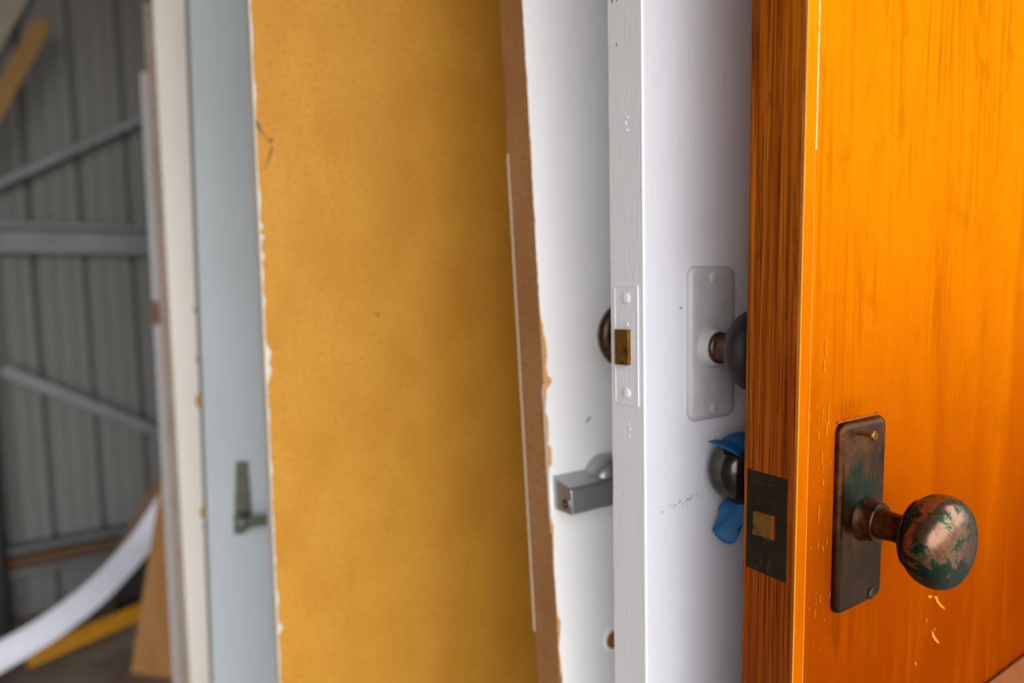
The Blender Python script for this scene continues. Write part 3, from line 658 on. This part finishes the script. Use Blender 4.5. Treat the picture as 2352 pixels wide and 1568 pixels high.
bm = bmesh.new(); bmesh.ops.create_icosphere(bm, subdivisions=2, radius=0.0015, matrix=Matrix.Translation((cx_ + 0.001, ly0 - 0.0009, cz2))); obj('pin', bm, bolt_brass.m, lock, smooth=True)
hy = B.hit(1402, 1100, 'face', 0.0).y - 0.010; hz_ = lztop - hgt*0.28
bm = bmesh.new(); lathe_x(bm, [(0.0008, 0.0), (0.0008, 0.0265), (0.010, 0.0262), (0.020, 0.0225), (0.0255, 0.0175), (0.026, 0.0)], hy, hz_, 56); obj('hub', bm, silver.m, lock, autosmooth=50)
bm = bmesh.new(); lathe_x(bm, [(0.021, 0.0), (0.021, 0.0110), (0.040, 0.0104), (0.0415, 0.0092), (0.0415, 0.0)], hy, hz_, 40); tag(obj('turn', bm, silver.m, lock, autosmooth=40), 'short round turn piece')
# handle lever end seen as a bright horizontal bar
bm = bmesh.new(); lathe_y(bm, smooth_prof([(0.0, 0.0056), (0.006, 0.0062), (0.014, 0.0054), (0.019, 0.0030), (0.0205, 0.0)], 5), D_ + 0.0045, lztop - 0.004, hy + 0.004); obj('lever_tip', bm, silver.m, lock, smooth=True)

# ------------------------------------------------------------ DOOR: golden fibreboard sheet door
M_ = Pose(573, 643, 0.735, T=0.036)
dM = mk_root('hollow_door', 'wide golden brown fibreboard door with flaking white paint along its edge', M_)
bm = bmesh.new(); bx(bm, -M_.T, 0, 0, 0.78, 0, 2.02); obj('door_leaf', bm, mdf_face.m, dM, bevel=0.0006)
def mz(py): return M_.hit(610, py).z
bm = bmesh.new()
bumps = [(90, .0018, 40), (215, .0022, 25), (455, .003, 25), (520, .005, 7), (545, .007, 6), (588, .006, 8), (632, .003, 12), (690, .0035, 16), (810, .009, 22), (850, .008, 24), (1080, .003, 14), (1290, .003, 16), (1450, .009, 14), (1380, .004, 16), (950, .002, 30)]
def fl(z):
    v = 0.0008 + 0.0009*noise.noise(Vector((0, 2, z*30))) + 0.0007*noise.noise(Vector((3, 2, z*120)))
    for py, a, w in bumps:
        d = (z - mz(py)) / (w*0.8/1400*0.75 + 1e-4); v += a*math.exp(-d*d)*0.62
    return max(v, 0.0001)
rows = []
for z in frange(0, 0.8, 0.03)[:-1] + frange(0.8, 1.75, 0.0016)[:-1] + frange(1.75, 2.02, 0.02):
    a = fl(z); rows.append([bm.verts.new(p) for p in ((-M_.T - 0.0003, -0.0008, z), (0.0007, -0.0008, z), (0.0007, a, z), (0.0, a, z), (0.0, 0.0, z), (-M_.T - 0.0003, 0.0, z))])
for P_, Q_ in zip(rows[:-1], rows[1:]):
    for k in range(6): bm.faces.new((P_[k], P_[(k+1)%6], Q_[(k+1)%6], Q_[k]))
bm.faces.new(rows[0]); bm.faces.new(rows[-1]); tag(obj('flaking_paint', bm, chip_paint.m, dM), 'flaking off-white paint along the edge')
mark = Mat('dark_scribble', (0.12,0.07,0.03,1), 0.7)
mark_part('dark_mark', mark.m, dM, M_, [(588,275),(593,290),(602,305),(611,314)], [.0008,.0019,.0010,.0004])
mark_part('dark_mark', mark.m, dM, M_, [(616,318),(623,323),(627,326)], [.0008,.0026,.0010])
mark_part('dark_mark', mark.m, dM, M_, [(625,335),(623,347),(614,375),(608,390)], [.0006,.0012,.0005,.0003])
mark_part('dark_mark', mark.m, dM, M_, [(864,718),(868,723),(872,722)], [.0010,.0026,.0012])


# ------------------------------------------------------------ DOOR: pale blue grey door with lever
G = Pose(428, 485, 1.05, yaw=60.5, T=0.036, back=True)
dG = mk_root('blue_grey_door', 'pale blue-grey painted door with tarnished handle plate, left of the fibreboard door', G)
bm = bmesh.new(); bx(bm, -G.T, 0, 0, 0.76, 0, 2.04); obj('door_leaf', bm, blue_grey.m, dG, bevel=0.001)
shade_and_marks = Mat('edge_shade_and_marks', srgb(120,118,110), 0.7)  # even dark tone painting in the edge's shade along with its marks
bm = bmesh.new(); bx(bm, -G.T, 0.0, -0.0012, 0.0, 0, 2.04); bx(bm, 0.0, 0.0006, -0.0012, 0.0035, 0, 2.04); obj('shaded_marked_edge', bm, shade_and_marks.m, dG)
# tapered handle plate
tl = [G.hit(*p) for p in ((541,1058),(567,1058),(577,1180),(570,1212),(558,1225),(536,1225))]
bm = bmesh.new(); a_ = [bm.verts.new((0, p.y, p.z)) for p in tl]; b2 = [bm.verts.new((0.006, p.y, p.z)) for p in tl]; n_ = len(tl)
for k in range(n_): bm.faces.new((a_[k], a_[(k+1)%n_], b2[(k+1)%n_], b2[k]))
bm.faces.new(a_); bm.faces.new(b2); hp = tag(obj('handle_plate', bm, old_pewter.m, dG, bevel=0.002, bseg=3), 'tapered tarnished handle plate')
h = G.hit(553, 1186)
bm = bmesh.new(); lathe_x(bm, [(0.005, 0.0), (0.005, 0.013), (0.012, 0.010), (0.046, 0.0085), (0.048, 0.006), (0.0485, 0.0)], h.y, h.z, 28); obj('lever_neck', bm, old_pewter.m, dG, autosmooth=40)
bm = bmesh.new(); bx(bm, 0.034, 0.046, h.y - 0.004, h.y + 0.105, h.z - 0.009, h.z + 0.009); tag(obj('lever', bm, old_pewter.m, dG, bevel=0.004, bseg=3), 'lever reaching back along the door')
for px, py, r in ((443, 922, .012), (455, 1180, .0105), (441, 712, .006), (455, 826, .006), (463, 1210, .004)):
    h = G.hit(px + 6, py, 'edge'); z = G.hit(px, py).z
    bm = bmesh.new(); bmesh.ops.create_icosphere(bm, subdivisions=2, radius=r, matrix=Matrix.Translation((-0.004, -0.002, z)) @ Matrix.Diagonal((0.7, 0.55, 1.1, 1)))
    if r > .01: tag(obj('brass_bolt', bm, Mat('dull_gold', (0.42,0.26,0.07,1), 0.5, metal=0.2).m, dG, smooth=True), 'dull gold bolt in the edge')
    else: obj('paint_chip', bm, shade_and_marks.m, dG, smooth=True)

# ------------------------------------------------------------ cream door and narrow boards behind it
Cc = Pose(350, 437, 1.30, yaw=61.5, T=0.036, back=True)
dC = mk_root('cream_door', 'cream painted door whose edge and a strip of face show left of the blue-grey door', Cc)
bm = bmesh.new(); bx(bm, -Cc.T, 0, 0, 0.76, 0, 2.05); obj('door_leaf', bm, cream.m, dC, bevel=0.001)
def strip(name, label, cat, x0, x1, depth, yaw, T, W, H, mat):
    p = Pose(x0, x1, depth, yaw=yaw, T=T, back=True); r = empty(name, label, cat, p.M)
    bm = bmesh.new(); bx(bm, -T, 0, 0, W, 0, H); return p, r, bm
top1 = 0
S1 = Pose(328, 412, 1.46, yaw=61.8, T=0.018, back=True, W=0.62)
ht = S1.hit(337, 172).z
bm = bmesh.new(); bx(bm, -0.018, 0, 0, 0.62, 0, 2.0); sA1 = obj('narrow_panel', bm, [beige.m], None, bevel=0.001)
sA1.matrix_world = S1.M; tag(sA1, 'beige narrow panel standing just left of the cream door', 'panel')
S2 = Pose(312, 398, 1.60, yaw=61.8, T=0.020, back=True, W=0.45)
ht2 = S2.hit(328, 165).z
bm = bmesh.new(); z_lo = S2.hit(352, 745).z; z_hi = S2.hit(350, 690).z
bx(bm, -0.020, 0, 0, 0.45, 0, ht2)
r2_ = obj('white_board', bm, grey_white.m, None, bevel=0.001); r2_.matrix_world = S2.M
tag(r2_, 'thin whitish board with a brown chip, its top end showing, leftmost in the row', 'board')
bm = bmesh.new(); bx(bm, -0.021, 0.001, -0.004, 0.02, z_lo, z_hi); obj('bare_patch', bm, strip_brown.m, r2_)

# ------------------------------------------------------------ shed steelwork (in wall coordinates: x along, y toward the camera)
def in_wall(o): o.matrix_world = MW; return o
def wall_bar(name, label, p0, p1, w, d0, d1_, mat, cat='brace'):
    """flat bar between two view points, standing d0..d1 off the wall"""
    a = whit(*p0, d0); b = whit(*p1, d0); d = b - a; d.y = 0; L = d.length; d.normalize(); q = Vector((-d.z, 0, d.x)) * (w/2)
    bm = bmesh.new(); vs_ = [bm.verts.new((v.x, yy, v.z)) for yy in (d0, d1_) for v in (a+q, b+q, b-q, a-q)]
    for i in ((0,1,2,3),(7,6,5,4),(0,4,5,1),(1,5,6,2),(2,6,7,3),(3,7,4,0)): bm.faces.new([vs_[k] for k in i])
    return tag(in_wall(obj(name, bm, mat, None, bevel=0.002)), label, cat)
# girts: lipped channels
def girt(name, label, pyc, h, mats, lipmat=None):
    zc_ = whit(150, pyc, 0.06).z; x0, x1 = -1.6, 1.5
    bm = bmesh.new(); t = 0.004; D = 0.075
    bx(bm, x0, x1, 0.004, D, zc_+h/2-t, zc_+h/2); bx(bm, x0, x1, 0.004, D, zc_-h/2, zc_-h/2+t); bx(bm, x0, x1, 0.002, 0.002+t, zc_-h/2, zc_+h/2)
    bx(bm, x0, x1, D-t, D, zc_+h/2-0.022, zc_+h/2); bx(bm, x0, x1, D-t, D, zc_-h/2, zc_-h/2+0.026)
    o = tag(in_wall(obj(name, bm, mats)), label, 'steel beam'); return o, zc_
g1_, zg1 = girt('steel_girt', 'grey horizontal steel channel crossing the shed wall at mid height', 548, 0.130, steel.m)
g2_, zg2 = girt('steel_girt', 'rust streaked horizontal steel channel low on the shed wall', 1268, 0.125, steel.m)
bm = bmesh.new(); bx(bm, -1.6, 1.5, 0.0085, 0.070, zg2-0.03, zg2-0.012); bx(bm, -1.6, 1.5, 0.0085, 0.062, zg2-0.012, zg2+0.020)
rp = obj('rust_streak', bm, rust.m, g2_)
wall_bar('diagonal_brace', 'thin grey diagonal brace rising to the right, above the middle channel', (-20, 430), (420, 230), 0.034, 0.080, 0.088, steel.m)
wall_bar('diagonal_brace', 'grey diagonal brace falling to the right, below the middle channel', (4, 848), (520, 1055), 0.050, 0.080, 0.092, steel.m)
# timber pieces leaning across the upper left corner, nearer than the wall
def beam(name, label, cat, a, b, w, t, mat, upv=None):
    d = (b - a); L = d.length; d.normalize(); v = (cam_loc - (a+b)/2).normalized(); s_ = d.cross(v).normalized(); n_ = s_.cross(d).normalized()
    Mx = Matrix(((s_.x, n_.x, d.x, a.x), (s_.y, n_.y, d.y, a.y), (s_.z, n_.z, d.z, a.z), (0,0,0,1)))
    bm = bmesh.new(); bx(bm, -w/2, w/2, -t/2, t/2, 0, L); o = obj(name, bm, mat, None, bevel=0.002); o.matrix_world = Mx; return tag(o, label, cat)
def to_floor(p, q):
    d = (p - q); return p + d*((0.012 - p.z)/d.z)
beam('timber_batten', 'golden timber batten slanting across the top left corner', 'timber', to_floor(at(-130, 470, 2.25), at(98, 52, 2.42)), at(98, 52, 2.42), 0.057, 0.035, timber.m)
beam('grey_beam', 'weathered grey beam slanting behind the golden batten at top left', 'beam', to_floor(at(-150, 300, 2.36), at(110, -160, 2.52)), at(110, -160, 2.52), 0.10, 0.05, grey_timber.m)  # grey diagonal beam behind the golden batten

# steel post at the far left
bm = bmesh.new(); h = whit(2, 1000, 0.1); bx(bm, h.x-0.22, h.x-0.02, 0.10, 0.15, 0, 3.1); tag(in_wall(obj('steel_post', bm, blackm.m, None, bevel=0.004)), 'dark steel post at the left edge of the shed wall', 'post')

# ------------------------------------------------------------ things low at the left
def ribbon(name, label, cat, pts, w, t, mat, n=10):
    """bent strip through 3D points; width vertical-ish, thin in depth"""
    P = []
    Q = [pts[0]] + pts + [pts[-1]]
    for i in range(1, len(Q)-2):
        for k in range(n):
            u = k/n; a, b, c_, e = Q[i-1], Q[i], Q[i+1], Q[i+2]
            P.append(0.5*((2*b)+(-a+c_)*u+(2*a-5*b+4*c_-e)*u*u+(-a+3*b-3*c_+e)*u**3))
    P.append(pts[-1]); bm = bmesh.new(); rows = []
    for i, p in enumerate(P):
        d = (P[min(i+1, len(P)-1)] - P[max(i-1, 0)]).normalized(); v = (cam_loc - p).normalized(); s_ = d.cross(v).normalized(); n_ = s_.cross(d).normalized()
        rows.append([bm.verts.new(p + s_*a*w/2 + n_*b*t/2) for a, b in ((-1,-1),(1,-1),(1.0,0.2),(0.5,1),(-0.5,1),(-1,0.2))])
    for A_, B_ in zip(rows[:-1], rows[1:]):
        for k in range(6): bm.faces.new((A_[k], A_[(k+1)%6], B_[(k+1)%6], B_[k]))
    bm.faces.new(rows[0]); bm.faces.new(rows[-1]); return tag(obj(name, bm, mat, None, autosmooth=40), label, cat)
ribbon('vinyl_strip', 'white vinyl strip sagging in a curve above the floor', 'strip', [at(-420,1690,1.82), at(-260,1640,1.82), at(-120,1575,1.85), at(0,1508,1.92), at(110,1443,2.00), at(212,1366,2.10), at(285,1292,2.20), at(343,1220,2.28), at(400,1130,2.34)], 0.088, 0.012, strip_white.m)
ribbon('brown_lath', 'thin brown lath curving down behind the white vinyl strip', 'strip', [at(190,1420,2.34), at(258,1300,2.38), at(318,1190,2.42), at(388,1070,2.46)], 0.036, 0.010, strip_brown.m)
p0 = on_floor(60, 1515, 0.03); p1 = on_floor(330, 1400, 0.05)
d_ = (p1 - p0); 
beam('yellow_level', 'yellow bar lying on the floor below the white strip', 'bar', p0, p1 + d_*0.10, 0.065, 0.055, yellow_paint.m)
# tan board leaning sideways, bottom on the floor
b0 = on_floor(299, 1545); b1 = on_floor(415, 1560)
ap = at(376, 1060, 2.10)
ux = (b1 - b0).normalized(); lean_v = (ap - b0); back = Vector((0.05, 0.10, 0))
bm = bmesh.new(); th = Vector((-ux.y, ux.x, 0))*0.018
LL = lean_v*1.10; quad = [b0, b0 + ux*0.34, b0 + ux*0.34 + LL, b0 + LL]
vs_ = [bm.verts.new(q + o_) for o_ in (Vector((0,0,0)), th) for q in quad]
for i in ((0,1,2,3),(7,6,5,4),(0,4,5,1),(1,5,6,2),(2,6,7,3),(3,7,4,0)): bm.faces.new([vs_[k] for k in i])
lb2 = tag(obj('tan_board', bm, tan_board.m, None, bevel=0.002), 'tan board leaning on the floor left of the narrow boards', 'board')
# black block filling the dark area behind the yellow bar
c0 = on_floor(255, 1425)
Mx = Matrix.Translation((c0.x + 0.13, c0.y + 0.14, 0)) @ Matrix.Rotation(math.radians(20), 4, 'Z')
bm = bmesh.new(); bx(bm, -0.16, 0.20, -0.06, 0.06, 0, 0.27)
o = obj('black_block', bm, blackm.m, None, bevel=0.01); o.matrix_world = Mx; tag(o, 'black block on the floor behind the yellow bar', 'crate')

# ------------------------------------------------------------ blue tape on the dark knob
def tape(name, label, outline, nx, ny, fn):
    bm = bmesh.new(); g = [[bm.verts.new(fn(i/nx, j/ny)) for i in range(nx+1)] for j in range(ny+1)]
    for j in range(ny):
        for i in range(nx): bm.faces.new((g[j][i], g[j][i+1], g[j+1][i+1], g[j+1][i]))
    o = obj(name, bm, tapem.m, None, smooth=True); s_ = o.modifiers.new('thickness', 'SOLIDIFY'); s_.thickness = 0.0004; s_.offset = 1
    o.matrix_world = O.M; return tag(o, label, 'tape')
def knob_r(s):
    P = smooth_prof([(0.006, 0.011), (0.018, 0.0095), (0.026, 0.011), (0.0285, 0.017), (0.031, 0.0225), (0.038, 0.0275), (0.047, 0.0290), (0.056, 0.0270), (0.062, 0.0215), (0.0655, 0.012), (0.0665, 0.0)], 6)
    for (a, ra), (b, rb) in zip(P[:-1], P[1:]):
        if a <= s <= b: return ra + (rb-ra)*(s-a)/max(b-a, 1e-6)
    return 0.0
def tape_top(u, v):
    # wraps over the top of the knob, loose end sticking up at the side nearest the camera
    ang = math.radians(142 - 85*u)      # around the axis, measured from +y
    s = 0.030 + 0.022*v + 0.002*math.sin(7*u)
    r = knob_r(min(s, 0.058)) + 0.0010
    if u < 0.22: r += (0.22-u)*0.060*(0.3+0.7*v)
    r += 0.0006*noise.noise(Vector((u*6, v*6, 0)))
    return (-T_ - s, ky + r*math.cos(ang), kz + r*math.sin(ang))
def tape_low(u, v):
    # stuck under the knob, then hanging and folded forward
    a0 = math.radians(262 + 30*(u-0.5)); x = -T_ - (0.030 + 0.026*u)
    r = knob_r(min(0.030 + 0.026*u, 0.058))
    yy = ky - 0.004 + r*math.cos(a0)*0.4; zz0 = kz - r*math.sin(math.radians(80)) 
    w = 0.006*noise.noise(Vector((u*2.2+3, v*2.5, 1))) + 0.0015*math.sin(9*u + 5*v)
    return (x + w*0.6, yy - 0.020*v*(0.35 + 0.65*u) + w, zz0 + 0.004*(1-v) - 0.027*v*(0.75 + 0.25*math.sin(3.1*u)) + 0.003*math.sin(11*u)*v)
tape('tape_strip', 'blue masking tape stuck over the top of the dark knob', None, 18, 8, tape_top)
tape('tape_strip', 'crumpled blue masking tape hanging under the dark knob', None, 18, 8, tape_low)

# ------------------------------------------------------------ pale batten at the lower right corner
pt = O.hit(2325, 1598, 'face', 0.022)
pa = O.hit(2268, 1600, 'face', 0.022)
bm = bmesh.new(); y0_, y1_ = pa.y, pa.y + 0.26; vv = []
for z, xo in ((0.012, 0.075), (pt.z, 0.002)):
    vv += [bm.verts.new(p) for p in ((xo, y0_, z), (xo + 0.020, y0_, z), (xo + 0.020, y1_, z), (xo, y1_, z))]
for q in ((0,3,2,1),(4,5,6,7),(0,1,5,4),(1,2,6,5),(2,3,7,6),(3,0,4,7)): bm.faces.new([vv[k] for k in q])
pb = obj('pale_board', bm, pine.m, None, bevel=0.001); pb.matrix_world = O.M
tag(pb, 'tan board leaning on the amber wooden door, just its corner at bottom right', 'board')
for n_, p in (('O', O), ('A', A), ('B', B), ('M', M_), ('G', G), ('C', Cc), ('S1', S1), ('S2', S2)): print(n_, 'lean %.2f %.2f' % (p.lean, p.lean2), 'base', tuple(round(v, 3) for v in p.o), 'C', tuple(round(v, 3) for v in p.C))
